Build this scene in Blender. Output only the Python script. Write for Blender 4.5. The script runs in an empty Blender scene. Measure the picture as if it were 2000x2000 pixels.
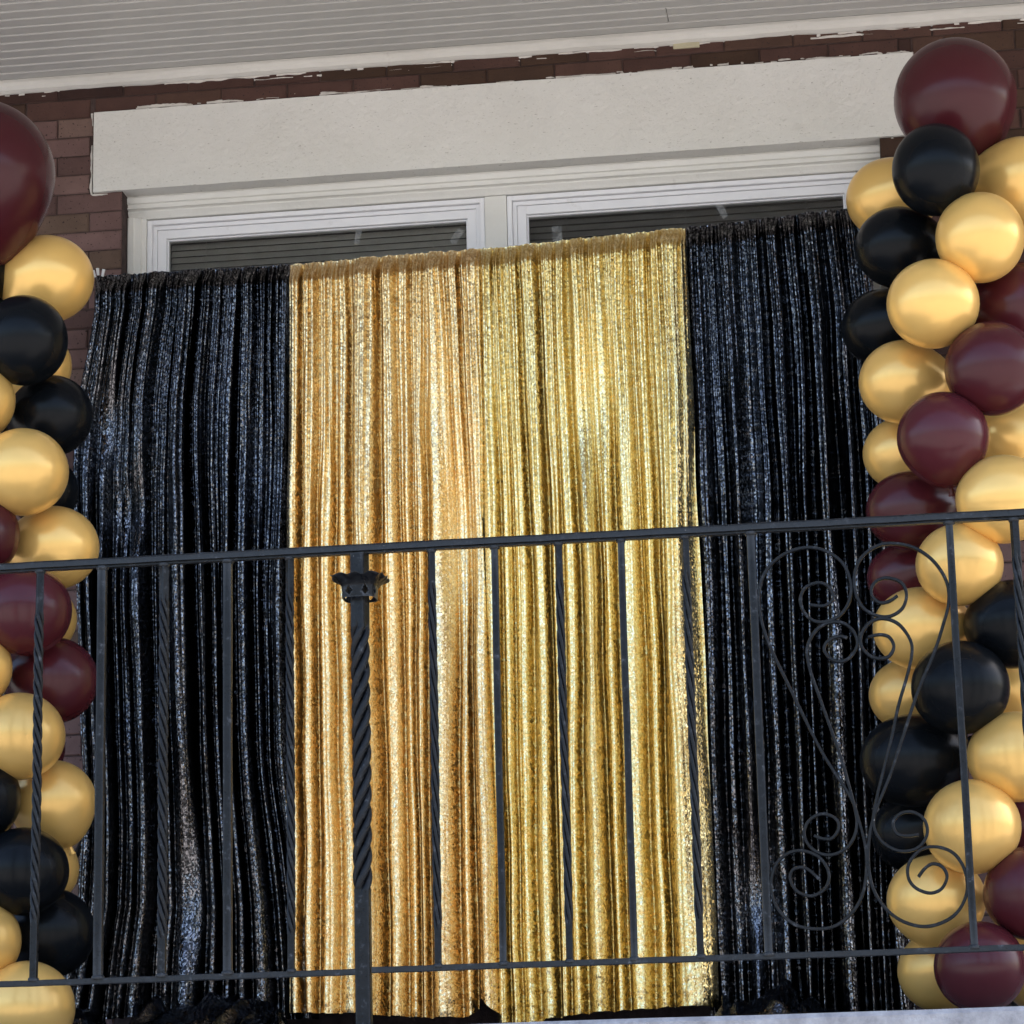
import bpy, bmesh, math, random
import numpy as np
from mathutils import Vector, Matrix, noise

random.seed(7)
rng = np.random.default_rng(7)
S = bpy.context.scene
COL = S.collection

# ------------------------------------------------------------------ camera
# wall face = plane Y 0, X along the wall, Z up from the street; the eye stands 8.7 m away, 1.6 m up
FPX = 5606.1
PITCH, YAW, ROLL = math.radians(13.754), math.radians(7.472), math.radians(-1.353)
Fw = np.array([-math.sin(YAW)*math.cos(PITCH), math.cos(YAW)*math.cos(PITCH), math.sin(PITCH)])
R0 = np.array([math.cos(YAW), math.sin(YAW), 0.0])
U0 = np.cross(R0, Fw)
Rt = math.cos(ROLL)*R0 + math.sin(ROLL)*U0
Up = -math.sin(ROLL)*R0 + math.cos(ROLL)*U0
CAM = np.array([0.0, -8.71, 1.6])
CAM[0] = -Fw[0]/Fw[1]*8.71

def at(px, py, Y):
    """measured point of the photograph (2000 px frame) on the plane at depth Y"""
    d = Fw + Rt*(px-1000.0)/FPX - Up*(py-1000.0)/FPX
    return CAM + d*(Y-CAM[1])/d[1]

def atZ(px, py, Z):
    d = Fw + Rt*(px-1000.0)/FPX - Up*(py-1000.0)/FPX
    return CAM + d*(Z-CAM[2])/d[2]

cam_data = bpy.data.cameras.new('camera')
cam = bpy.data.objects.new('camera', cam_data)
COL.objects.link(cam)
m = Matrix.Identity(4)
for i in range(3):
    m[i][0], m[i][1], m[i][2], m[i][3] = Rt[i], Up[i], -Fw[i], CAM[i]
cam.matrix_world = m
cam_data.sensor_width = 36.0
cam_data.lens = FPX/2000.0*36.0
cam_data.clip_start = 0.1
cam_data.clip_end = 2000.0
S.camera = cam

# ------------------------------------------------------------------ light
SUN_EL, SUN_AZ = math.radians(48), math.radians(50)      # azimuth from +Y (behind the house) towards +X
W = bpy.data.worlds.new('World')
S.world = W
W.use_nodes = True
wn = W.node_tree
sky = wn.nodes.new('ShaderNodeTexSky')
sky.sky_type = 'NISHITA'
sky.sun_disc = False
sky.sun_elevation = SUN_EL
sky.sun_rotation = SUN_AZ
sky.air_density = 1.0
sky.dust_density = 4.0
sky.ozone_density = 1.0
wn.links.new(sky.outputs[0], wn.nodes['Background'].inputs[0])
wn.nodes['Background'].inputs[1].default_value = 0.15

sun_data = bpy.data.lights.new('sun', 'SUN')
sun_data.energy = 3.5
sun_data.angle = math.radians(0.5)
sun_data.color = (1.0, 0.95, 0.87)
sun = bpy.data.objects.new('sun', sun_data)
COL.objects.link(sun)
sd = Vector((math.sin(SUN_AZ)*math.cos(SUN_EL), math.cos(SUN_AZ)*math.cos(SUN_EL), math.sin(SUN_EL)))
sun.rotation_euler = (-sd).to_track_quat('-Z', 'Y').to_euler()
sun.location = (4, 9, 14)

S.view_settings.view_transform = 'Standard'
S.view_settings.look = 'None'
S.view_settings.exposure = 2.2
S.view_settings.gamma = 1.0
S.cycles.max_bounces = 6
S.cycles.diffuse_bounces = 3
S.cycles.glossy_bounces = 3
S.cycles.transparent_max_bounces = 12

# ------------------------------------------------------------------ helpers
def mat(name):
    M = bpy.data.materials.new(name)
    M.use_nodes = True
    nt = M.node_tree
    return M, nt, nt.nodes['Principled BSDF']

def nd(nt, typ, **kw):
    n = nt.nodes.new(typ)
    for k, v in kw.items():
        if k in n.inputs:
            n.inputs[k].default_value = v
        else:
            setattr(n, k, v)
    return n

def ramp(nt, stops, src):
    r = nt.nodes.new('ShaderNodeValToRGB')
    e = r.color_ramp.elements
    while len(e) < len(stops):
        e.new(0.5)
    for i, (p, c) in enumerate(stops):
        e[i].position = p
        e[i].color = (*c, 1) if len(c) == 3 else c
    nt.links.new(src, r.inputs[0])
    return r.outputs[0]

def mix(nt, fac, a, b, mode='MIX'):
    n = nt.nodes.new('ShaderNodeMix')
    n.data_type = 'RGBA'
    n.blend_type = mode
    for sock, v in ((n.inputs['Factor'], fac), (n.inputs['A'], a), (n.inputs['B'], b)):
        pass
    fi, ai, bi = n.inputs[0], n.inputs[6], n.inputs[7]
    for sock, v in ((fi, fac), (ai, a), (bi, b)):
        if isinstance(v, (int, float)):
            sock.default_value = v
        elif isinstance(v, tuple):
            sock.default_value = (*v, 1) if len(v) == 3 else v
        else:
            nt.links.new(v, sock)
    return n.outputs[2]

def coords(nt, scale=(1, 1, 1), out='Object'):
    tc = nt.nodes.new('ShaderNodeTexCoord')
    mp = nt.nodes.new('ShaderNodeMapping')
    mp.inputs['Scale'].default_value = scale
    nt.links.new(tc.outputs[out], mp.inputs[0])
    return mp.outputs[0]

def noise_tex(nt, vec, scale, detail=4, rough=0.6):
    n = nd(nt, 'ShaderNodeTexNoise', Scale=scale, Detail=detail, Roughness=rough)
    nt.links.new(vec, n.inputs['Vector'])
    return n.outputs[0]

def bump(nt, b, h, strength=0.3, dist=0.01):
    n = nd(nt, 'ShaderNodeBump', Strength=strength, Distance=dist)
    nt.links.new(h, n.inputs['Height'])
    nt.links.new(n.outputs[0], b.inputs['Normal'])

def obj(name, verts, faces, material=None, parent=None, smooth=False, kind=None):
    me = bpy.data.meshes.new(name)
    me.from_pydata([tuple(map(float, v)) for v in verts], [], faces)
    me.update()
    if material:
        me.materials.append(material)
    if smooth:
        me.polygons.foreach_set('use_smooth', [True]*len(me.polygons))
    o = bpy.data.objects.new(name, me)
    COL.objects.link(o)
    if parent:
        o.parent = parent
        o.matrix_parent_inverse = Matrix.Translation(-parent_world(parent))
    if kind:
        o['kind'] = kind
    return o

def parent_world(p):
    if p.parent is None:
        return p.location.copy()
    return parent_world(p.parent) + p.matrix_parent_inverse.translation + p.location

def empty(name, loc):
    o = bpy.data.objects.new(name, None)
    o.location = loc
    o.empty_display_size = 0.1
    COL.objects.link(o)
    return o

def tag(o, label, cat, group=None):
    o['label'] = label
    o['category'] = cat
    if group:
        o['group'] = group
    return o

class MB:
    """collects shapes of ONE piece"""
    def __init__(s):
        s.v, s.f = [], []
    def add(s, verts, faces):
        b = len(s.v)
        s.v += [tuple(map(float, v)) for v in verts]
        s.f += [tuple(i+b for i in f) for f in faces]
        return s
    def box(s, x0, x1, y0, y1, z0, z1, ch=0.0):
        if ch <= 0:
            v = [(x, y, z) for z in (z0, z1) for y in (y0, y1) for x in (x0, x1)]
            return s.add(v, [(0, 2, 3, 1), (4, 5, 7, 6), (0, 1, 5, 4), (2, 6, 7, 3), (0, 4, 6, 2), (1, 3, 7, 5)])
        bm = bmesh.new()
        bmesh.ops.create_cube(bm, size=1.0)
        for q in bm.verts:
            q.co = Vector(((x0+x1)/2+q.co.x*(x1-x0), (y0+y1)/2+q.co.y*(y1-y0), (z0+z1)/2+q.co.z*(z1-z0)))
        bmesh.ops.bevel(bm, geom=bm.edges[:], offset=ch, segments=2, profile=0.6, affect='EDGES')
        bm.verts.index_update()
        s.add([q.co for q in bm.verts], [[q.index for q in f.verts] for f in bm.faces])
        bm.free()
        return s
    def sweep(s, rings, closed_ends=True):
        n = len(rings[0])
        base = len(s.v)
        for r in rings:
            s.v += [tuple(map(float, p)) for p in r]
        for i in range(len(rings)-1):
            for j in range(n):
                a = base+i*n+j
                b = base+i*n+(j+1) % n
                s.f.append((a, b, b+n, a+n))
        if closed_ends:
            s.f.append(tuple(base+j for j in reversed(range(n))))
            s.f.append(tuple(base+(len(rings)-1)*n+j for j in range(n)))
        return s
    def tube(s, a, b, r0, r1=None, n=14):
        r1 = r0 if r1 is None else r1
        a, b = Vector(a), Vector(b)
        d = (b-a).normalized()
        t = d.orthogonal().normalized()
        w = d.cross(t)
        rings = []
        for p, r in ((a, r0), (b, r1)):
            rings.append([p + (t*math.cos(2*math.pi*k/n) + w*math.sin(2*math.pi*k/n))*r for k in range(n)])
        return s.sweep(rings)
    def build(s, name, material, parent=None, smooth=False, kind=None):
        return obj(name, s.v, s.f, material, parent, smooth, kind)

def n1(x, seed=0.0):
    return noise.noise(Vector((x, seed*7.13, 3.7+seed)))

# ------------------------------------------------------------------ materials
def m_brick(name='brick', k=1.0):
    M, nt, b = mat(name)
    oi = nt.nodes.new('ShaderNodeObjectInfo')
    base = ramp(nt, [(0.0, (0.075, 0.040, 0.036)), (0.3, (0.150, 0.088, 0.080)), (0.6, (0.190, 0.115, 0.106)), (0.8, (0.165, 0.108, 0.084)), (1.0, (0.105, 0.066, 0.045))], oi.outputs['Random'])
    if k != 1.0:
        base = mix(nt, 1.0, base, (0.52*k, 0.42*k, 0.36*k), 'MULTIPLY')
    tc = nt.nodes.new('ShaderNodeNewGeometry')
    v = tc.outputs['Position']
    big = noise_tex(nt, v, 9, 5)
    c = mix(nt, 0.55, base, ramp(nt, [(0.3, (0.45, 0.42, 0.42)), (0.7, (1.0, 1.0, 1.0))], big), 'MULTIPLY')
    sp = noise_tex(nt, v, 130, 2, 0.5)
    c = mix(nt, ramp(nt, [(0.66, (0, 0, 0)), (0.70, (1, 1, 1))], sp), c, (0.025, 0.014, 0.013))
    fl = noise_tex(nt, v, 60, 3, 0.6)
    c = mix(nt, ramp(nt, [(0.745, (0, 0, 0)), (0.765, (1, 1, 1))], fl), c, (0.55, 0.50, 0.47))
    nt.links.new(c, b.inputs['Base Color'])
    b.inputs['Roughness'].default_value = 0.78
    b.inputs['Specular IOR Level'].default_value = 0.3
    bump(nt, b, noise_tex(nt, v, 110, 5), 0.35, 0.004)
    return M

def m_mortar():
    M, nt, b = mat('mortar')
    v = coords(nt)
    c = ramp(nt, [(0.3, (0.030, 0.017, 0.015)), (0.7, (0.075, 0.048, 0.043))], noise_tex(nt, v, 25))
    nt.links.new(c, b.inputs['Base Color'])
    b.inputs['Roughness'].default_value = 0.95
    bump(nt, b, noise_tex(nt, v, 200), 0.6, 0.004)
    return M

def m_paint(name, c0, c1, grime, rough=0.55, bs=0.2, bscale=60, pits=False, streak=(1, 1, 1), dirt_k=0.6):
    M, nt, b = mat(name)
    v = coords(nt)
    big = noise_tex(nt, coords(nt, streak), 2.2, 5, 0.65)
    c = ramp(nt, [(0.3, c0), (0.7, c1)], big)
    dirt = noise_tex(nt, coords(nt, streak), 14, 6, 0.7)
    c = mix(nt, ramp(nt, [(0.62, (0, 0, 0)), (0.85, (dirt_k, dirt_k, dirt_k))], dirt), c, grime)
    h = noise_tex(nt, v, bscale, 5, 0.6)
    if pits:
        pv = coords(nt, (12, 12, 42))
        pn = noise_tex(nt, pv, 6.0, 3, 0.6)
        msk = ramp(nt, [(0.25, (0, 0, 0)), (0.33, (1, 1, 1))], pn)
        c = mix(nt, ramp(nt, [(0.28, (0.75, 0.75, 0.75)), (0.345, (0, 0, 0))], pn), c, grime)
        h = mix(nt, 0.5, h, msk, 'ADD')
    nt.links.new(c, b.inputs['Base Color'])
    b.inputs['Roughness'].default_value = rough
    bump(nt, b, h, bs, 0.014 if pits else 0.006)
    return M

def m_iron():
    M, nt, b = mat('black_iron_paint')
    tc = nt.nodes.new('ShaderNodeNewGeometry')
    v = tc.outputs['Position']
    n = noise_tex(nt, v, 40, 6, 0.7)
    c = ramp(nt, [(0.35, (0.004, 0.0043, 0.0055)), (0.58, (0.009, 0.010, 0.012)), (0.66, (0.04, 0.043, 0.05)), (0.78, (0.15, 0.155, 0.165))], n)
    c = mix(nt, ramp(nt, [(0.74, (0, 0, 0)), (0.78, (1, 1, 1))], noise_tex(nt, v, 95, 4, 0.6)), c, (0.30, 0.29, 0.28))
    edge_wear_glint = ramp(nt, [(0.53, (0, 0, 0)), (0.64, (0.6, 0.6, 0.6))], tc.outputs['Pointiness'])  # paler edge colour: worn paint plus painted-in highlights along the twists
    c = mix(nt, edge_wear_glint, c, (0.085, 0.092, 0.102))
    nt.links.new(c, b.inputs['Base Color'])
    nt.links.new(ramp(nt, [(0.3, (0.22, 0.22, 0.22)), (0.7, (0.42, 0.42, 0.42))], n), b.inputs['Roughness'])
    b.inputs['Specular IOR Level'].default_value = 0.18
    bump(nt, b, noise_tex(nt, v, 150, 4), 0.35, 0.003)
    return M

def m_latex(name, col, metallic, rough, spec=0.5, coat=0.0, pearl=False):
    M, nt, b = mat(name)
    v = coords(nt)
    oi = nt.nodes.new('ShaderNodeObjectInfo')
    lo = tuple(x*0.86 for x in col)
    hi = tuple(min(1, x*1.10) for x in col)
    c = mix(nt, oi.outputs['Random'], lo, hi)
    dust = noise_tex(nt, v, 26, 5, 0.7)
    c = mix(nt, ramp(nt, [(0.62, (0, 0, 0)), (0.85, (0.012, 0.012, 0.012))], dust), c, (0.5, 0.47, 0.45))
    nt.links.new(c, b.inputs['Base Color'])
    b.inputs['Metallic'].default_value = metallic
    b.inputs['Roughness'].default_value = rough
    b.inputs['Specular IOR Level'].default_value = spec
    if coat:
        b.inputs['Coat Weight'].default_value = coat
        b.inputs['Coat Roughness'].default_value = 0.22
    return M

def m_sequin(name, cols, metallic, rough, tilt, cell=0.0055, spec=0.5):
    """every sequin is one Voronoi cell of the cloth with its own small tilt and tone"""
    M, nt, b = mat(name)
    uv = nt.nodes.new('ShaderNodeUVMap')
    uv.uv_map = 'cloth'
    vo = nd(nt, 'ShaderNodeTexVoronoi', Scale=1.0/cell, Randomness=0.75)
    nt.links.new(uv.outputs[0], vo.inputs['Vector'])
    sub = nd(nt, 'ShaderNodeVectorMath', operation='SUBTRACT')
    nt.links.new(vo.outputs['Color'], sub.inputs[0])
    sub.inputs[1].default_value = (0.5, 0.5, 0.5)
    sc = nd(nt, 'ShaderNodeVectorMath', operation='SCALE')
    nt.links.new(sub.outputs[0], sc.inputs[0])
    sc.inputs['Scale'].default_value = tilt
    # the rows of stitching let a sequin swing sideways more than up and down
    an = nd(nt, 'ShaderNodeVectorMath', operation='MULTIPLY')
    nt.links.new(sc.outputs[0], an.inputs[0])
    an.inputs[1].default_value = (1.0, 1.0, 0.5)
    geo = nt.nodes.new('ShaderNodeNewGeometry')
    add = nd(nt, 'ShaderNodeVectorMath', operation='ADD')
    nt.links.new(geo.outputs['Normal'], add.inputs[0])
    nt.links.new(an.outputs[0], add.inputs[1])
    nrm = nd(nt, 'ShaderNodeVectorMath', operation='NORMALIZE')
    nt.links.new(add.outputs[0], nrm.inputs[0])
    nt.links.new(nrm.outputs[0], b.inputs['Normal'])
    sep = nt.nodes.new('ShaderNodeSeparateColor')
    nt.links.new(vo.outputs['Color'], sep.inputs[0])
    c = ramp(nt, cols, sep.outputs[1])
    # a little bare cloth between the sequins
    d = ramp(nt, [(0.60, (0, 0, 0)), (0.95, (0.4, 0.4, 0.4))], vo.outputs['Distance'])
    c = mix(nt, d, c, tuple(x*0.5 for x in cols[0][1]))
    nt.links.new(c, b.inputs['Base Color'])
    b.inputs['Metallic'].default_value = metallic
    b.inputs['Roughness'].default_value = rough
    b.inputs['Specular IOR Level'].default_value = spec
    return M

def m_plain(name, col, rough=0.5, metallic=0.0, bscale=80, bs=0.1):
    M, nt, b = mat(name)
    v = coords(nt)
    c = ramp(nt, [(0.3, tuple(x*0.85 for x in col)), (0.7, tuple(min(1, x*1.08) for x in col))], noise_tex(nt, v, 12))
    nt.links.new(c, b.inputs['Base Color'])
    b.inputs['Roughness'].default_value = rough
    b.inputs['Metallic'].default_value = metallic
    bump(nt, b, noise_tex(nt, v, bscale), bs, 0.003)
    return M

def m_glass():
    M, nt, b = mat('window_glass')
    nt.nodes.remove(b)
    out = nt.nodes['Material Output']
    tr = nd(nt, 'ShaderNodeBsdfTransparent')
    tr.inputs[0].default_value = (0.80, 0.80, 0.79, 1)
    gl = nd(nt, 'ShaderNodeBsdfGlossy')
    gl.inputs['Roughness'].default_value = 0.02
    fr = nd(nt, 'ShaderNodeFresnel', IOR=1.5)
    wv = noise_tex(nt, coords(nt), 3)
    bp = nd(nt, 'ShaderNodeBump', Strength=0.02, Distance=0.01)
    nt.links.new(wv, bp.inputs['Height'])
    nt.links.new(bp.outputs[0], gl.inputs['Normal'])
    mx = nt.nodes.new('ShaderNodeMixShader')
    nt.links.new(fr.outputs[0], mx.inputs[0])
    nt.links.new(tr.outputs[0], mx.inputs[1])
    nt.links.new(gl.outputs[0], mx.inputs[2])
    nt.links.new(mx.outputs[0], out.inputs[0])
    return M

def m_tape():
    M, nt, b = mat('clear_tape')
    nt.nodes.remove(b)
    out = nt.nodes['Material Output']
    tr = nd(nt, 'ShaderNodeBsdfTransparent')
    df = nd(nt, 'ShaderNodeBsdfDiffuse')
    df.inputs[0].default_value = (0.6, 0.62, 0.64, 1)
    mx = nt.nodes.new('ShaderNodeMixShader')
    nt.links.new(ramp(nt, [(0.3, (0.08, 0.08, 0.08)), (0.8, (0.4, 0.4, 0.4))], noise_tex(nt, coords(nt, (1, 1, 1)), 40)), mx.inputs[0])
    nt.links.new(tr.outputs[0], mx.inputs[1])
    nt.links.new(df.outputs[0], mx.inputs[2])
    nt.links.new(mx.outputs[0], out.inputs[0])
    return M

BRICK, MORTAR = m_brick(), m_mortar()
BRICK_BROWN = m_brick('brown_stained_brick', 0.9)
LINTEL = m_paint('cream_masonry_paint', (0.62, 0.61, 0.575), (0.69, 0.68, 0.65), (0.22, 0.20, 0.17), 0.75, 0.42, 60, pits=True, dirt_k=0.25)
CASING = m_paint('old_cream_trim_paint', (0.66, 0.65, 0.61), (0.77, 0.76, 0.73), (0.24, 0.20, 0.15), 0.5, 0.25, 50)
VINYL = m_paint('white_vinyl', (0.80, 0.80, 0.83), (0.87, 0.87, 0.90), (0.50, 0.48, 0.46), 0.35, 0.03, 80)
SOFFIT = m_paint('grey_white_ceiling_paint', (0.45, 0.44, 0.42), (0.50, 0.49, 0.47), (0.37, 0.355, 0.33), 0.55, 0.06, 90, streak=(0.5, 2, 1))
MOULD = m_paint('cream_moulding_paint', (0.56, 0.54, 0.50), (0.67, 0.65, 0.61), (0.30, 0.26, 0.21), 0.5, 0.2, 60)
CAULK = m_paint('white_caulk', (0.48, 0.45, 0.42), (0.66, 0.63, 0.59), (0.07, 0.045, 0.04), 0.7, 0.5, 90, streak=(5, 5, 5), dirt_k=1.0)
DECKP = m_paint('worn_lilac_white_deck_paint', (0.20, 0.19, 0.20), (0.40, 0.385, 0.395), (0.09, 0.08, 0.08), 0.6, 0.6, 60, streak=(9, 9, 9))
IRON = m_iron()
GOLDB = m_latex('pearl_gold_latex', (0.80, 0.49, 0.145), 0.36, 0.28)
BURGB = m_latex('burgundy_latex', (0.062, 0.0105, 0.0145), 0.0, 0.25, 0.28)
BLACKB = m_latex('black_latex', (0.0035, 0.0045, 0.006), 0.0, 0.27, 0.13)
SEQ_GL = m_sequin('rose_gold_sequins', [(0.0, (0.58, 0.37, 0.16)), (0.35, (0.78, 0.54, 0.26)), (0.65, (0.88, 0.65, 0.34)), (1.0, (0.97, 0.82, 0.53))], 1.0, 0.25, 0.46, 0.0056)
SEQ_GR = m_sequin('yellow_gold_sequins', [(0.0, (0.58, 0.40, 0.15)), (0.35, (0.78, 0.58, 0.25)), (0.65, (0.88, 0.69, 0.33)), (1.0, (0.97, 0.84, 0.53))], 1.0, 0.25, 0.46, 0.0056)
SEQ_K = m_sequin('black_sequins', [(0.0, (0.012, 0.012, 0.013)), (0.42, (0.036, 0.036, 0.039)), (0.62, (0.11, 0.108, 0.116)), (1.0, (0.27, 0.265, 0.282))], 1.0, 0.16, 0.42, 0.0056)
GLASS, TAPE = m_glass(), m_tape()
BLIND = m_plain('grey_blind_slat', (0.52, 0.51, 0.48), 0.5)
ROOM = m_plain('shaded_room_plaster', (0.06, 0.055, 0.05), 0.9)  # shade of the unlit room put into the colour, so panes look dark
GROUND = m_plain('pale_concrete', (0.24, 0.23, 0.215), 0.9, 0.0, 30, 0.4)
STEEL = m_plain('white_coated_steel', (0.6, 0.6, 0.6), 0.4)
BLACKM = m_plain('black_coated_steel', (0.012, 0.012, 0.014), 0.45)
PATCH = m_plain('pale_yellow_filler', (0.50, 0.45, 0.31), 0.8, 0, 60, 0.5)
ROOFM = m_plain('dark_roofing_felt', (0.06, 0.06, 0.065), 0.9)

# ------------------------------------------------------------------ key levels
Z_CEIL = at(0, 163, 0)[2]
Z_DECK = at(1500, 1981, -1.33)[2]
Y_RAIL = -1.2
LX0, LX1 = at(184, 300, 0)[0], at(1784, 150, 0)[0]         # lintel ends
LZ0, LZ1 = at(184, 377, 0)[2], at(184, 222, 0)[2]
OX0, OX1 = at(238, 450, 0)[0], at(1719, 290, 0)[0]         # window opening
OZ1 = LZ0+0.02
OZ0 = Z_DECK + 0.55

# ------------------------------------------------------------------ ground, deck
gs = 400
g = obj('ground', [(-gs, -gs, 0), (gs, -gs, 0), (gs, gs, 0), (-gs, gs, 0)], [(0, 1, 2, 3)], GROUND)
g['kind'] = 'structure'

d = MB()
nx = 60
# balcony slab with a slightly uneven worn front arris
xs = np.linspace(-4.2, 4.2, nx)
rings = []
for x in xs:
    w1, w2 = 0.004*n1(x*9, 1), 0.004*n1(x*11, 2)
    rings.append([(x, -0.0005, Z_DECK), (x, -0.0005, Z_DECK-0.22), (x, -1.33+w2, Z_DECK-0.22), (x, -1.335+w1, Z_DECK-0.012+w2), (x, -1.323+w1, Z_DECK+w2*0.5)])
d.sweep(rings)
deck = d.build('balcony_floor', DECKP)
deck['kind'] = 'structure'
d = MB()
d.box(-4.1, 4.1, -1.20, -0.01, 0.0, Z_DECK-0.221)
pb = d.build('porch_base', BRICK)
pb['kind'] = 'structure'

# ------------------------------------------------------------------ house: wall, lintel, window, ceiling
house = empty('brick_house', (0, 0.1, 0))
tag(house, 'dark red brick house front with cream lintel, double window and boarded porch ceiling', 'house')
HT = 7.6
YM = 0.004
X0, X1 = -4.2, 4.2
vv = []
for yy in (YM, 0.30):
    vv += [(X0, yy, 0), (X1, yy, 0), (X1, yy, HT), (X0, yy, HT), (OX0, yy, OZ0), (OX1, yy, OZ0), (OX1, yy, OZ1), (OX0, yy, OZ1)]
ff = [(0, 1, 5, 4), (1, 2, 6, 5), (2, 3, 7, 6), (3, 0, 4, 7)]
ff = ff + [tuple(8+i for i in reversed(f)) for f in ff]
for a_, b_ in ((0, 1), (1, 2), (2, 3), (3, 0)):
    ff.append((b_, a_, a_+8, b_+8))
for a_, b_ in ((4, 5), (5, 6), (6, 7), (7, 4)):
    ff.append((a_, b_, b_+8, a_+8))
wall = obj('wall', vv, ff, MORTAR, house)
for q in ((-4.2, -4.0, 0.31, 7.0), (4.0, 4.2, 0.31, 7.0), (-3.99, 3.99, 6.8, 7.0)):
    MB().box(*q, 0, HT).build('outer_wall', MORTAR, house)
r = MB()
r.box(-4.3, 4.3, -0.1, 7.1, HT+0.01, HT+0.15)
r.build('roof', ROOFM, house)
# bricks
CH, BL, JT = 0.067, 0.2225, 0.004
brick_cache = {}
nbrick = [0]
def brick_mesh(L, H, key, mt):
    k = (round(L, 4), round(H, 4), key, mt.name)
    if k in brick_cache:
        return brick_cache[k]
    rr = random.Random(int(L*99991+H*7919) + (key if key != 'cut' else 77))
    j = lambda a: rr.uniform(-a, a)
    c = 0.0035
    back = [(0, 0.03, 0), (L, 0.03, 0), (L, 0.03, H), (0, 0.03, H)]
    rim = [(j(.001), 0.0025+j(.001), j(.001)), (L+j(.001), 0.0025+j(.001), j(.001)), (L+j(.001), 0.0025+j(.001), H+j(.001)), (j(.001), 0.0025+j(.001), H+j(.001))]
    fr = [(c+j(.0015), -0.001+j(.0012), c+j(.0012)), (L-c+j(.0015), -0.001+j(.0012), c+j(.0012)), (L-c+j(.0015), -0.001+j(.0012), H-c+j(.0012)), (c+j(.0015), -0.001+j(.0012), H-c+j(.0012))]
    f = [(8, 9, 10, 11)]
    for i in range(4):
        q = (i+1) % 4
        f.append((4+i, 4+q, 8+q, 8+i))
        f.append((i, q, 4+q, 4+i))
    me = bpy.data.meshes.new('brick')
    me.from_pydata(back+rim+fr, [], f)
    me.materials.append(mt)
    brick_cache[k] = me
    return me

rest = MB()
def put_brick(x0, x1, z0, z1, single):
    L, H = x1-x0, z1-z0
    if L < 0.012 or H < 0.008:
        return
    key = random.randrange(6)
    if abs(L-(BL-JT)) > 0.0005:
        key = 'cut'
    me = brick_mesh(L, H, key, BRICK_BROWN if (z0 > LZ1-0.07 or x0 > 1.2) else BRICK)
    dy = random.uniform(-0.0015, 0.0015)
    if single:
        o = bpy.data.objects.new('brick', me)
        COL.objects.link(o)
        o.parent = wall
        o.matrix_parent_inverse = Matrix.Translation(-parent_world(wall))
        o.location = (x0, dy, z0)
        nbrick[0] += 1
    else:
        rest.add([(v.co.x+x0, v.co.y+dy, v.co.z+z0) for v in me.vertices], [tuple(p.vertices) for p in me.polygons])

def course(x0, x1, z0, z1, offset, anchor, single):
    """running bond between x0 and x1; 'anchor' is a joint position"""
    k0 = math.floor((x0-anchor-offset)/BL)-1
    for k in range(k0, k0+60):
        a = anchor+offset+k*BL+JT/2
        b = a+BL-JT
        a2, b2 = max(a, x0+JT/2), min(b, x1-JT/2)
        if b2-a2 > 0.012:
            put_brick(a2, b2, z0+JT/2, z1-JT/2, single((a2+b2)/2, z0))

XL, XR = at(-130, 700, 0)[0], at(2130, 300, 0)[0]
def vis(x, z):
    left = XL <= x < OX0+0.01
    right = x > OX1-0.01 and z > at(1900, 900, 0)[2] and x < XR
    top = XL < x < XR and z >= LZ0-0.01
    return left or right or top
kz = math.floor((Z_DECK-LZ0)/CH)
z = LZ0 + kz*CH
row = 0
while z < Z_CEIL+0.25:
    z1 = z+CH
    off = 0 if row % 2 == 0 else BL/2
    if z1 <= LZ0+0.002:
        course(-2.6, OX0, z, z1, off, OX0, vis)
        course(OX1, 2.6, z, z1, off, OX1+BL/2, vis)
    elif z < LZ1-0.004:
        zz = z1
        course(-2.6, LX0-0.001, z, z1, off, OX0, vis)
        course(LX1+0.001, 2.6, z, z1, off, OX1+BL/2, vis)
        if z1 > LZ1+0.012:
            course(LX0, LX1, LZ1+0.002, z1, off, OX0, vis)
    else:
        course(-2.6, 2.6, z, z1, off, OX0, vis)
    z = z1
    row += 1
rest.build('brick_remainder', BRICK, wall, kind='stuff')

# lintel: one painted slab, proud of the brick
bm = bmesh.new()
NX, NZ = 160, 18
vv = []
def lint_pt(i, j):
    x = LX0+(LX1-LX0)*i/NX
    zz = LZ0+(LZ1-LZ0)*j/NZ
    y = -0.010 + 0.0014*noise.noise(Vector((x*18, 1.3, zz*22))) + 0.0012*noise.noise(Vector((x*55, 8.3, zz*70)))
    ex = 0.0012*n1(zz*40, 5) if i in (0, NX) else 0
    ez = 0.0010*n1(x*16, 6 if j == 0 else 7) if j in (0, NZ) else 0
    return (x+ex, y, zz+ez)
L = MB()
pts = [lint_pt(i, j) for j in range(NZ+1) for i in range(NX+1)]
fc = []
for j in range(NZ):
    for i in range(NX):
        a = j*(NX+1)+i
        fc.append((a, a+1, a+NX+2, a+NX+1))
L.add(pts, fc)
def strip(idx):
    b = len(L.v)
    for k in idx:
        x, y, zz = pts[k]
        L.v.append((x, y, zz))
        L.v.append((x, 0.16, zz))
    for k in range(len(idx)-1):
        L.f.append((b+2*k, b+2*k+1, b+2*k+3, b+2*k+2))
strip([i for i in range(NX+1)])
strip([NZ*(NX+1)+i for i in reversed(range(NX+1))])
strip([j*(NX+1) for j in reversed(range(NZ+1))])
strip([j*(NX+1)+NX for j in range(NZ+1)])
lintel = L.build('lintel', LINTEL, house)

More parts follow.
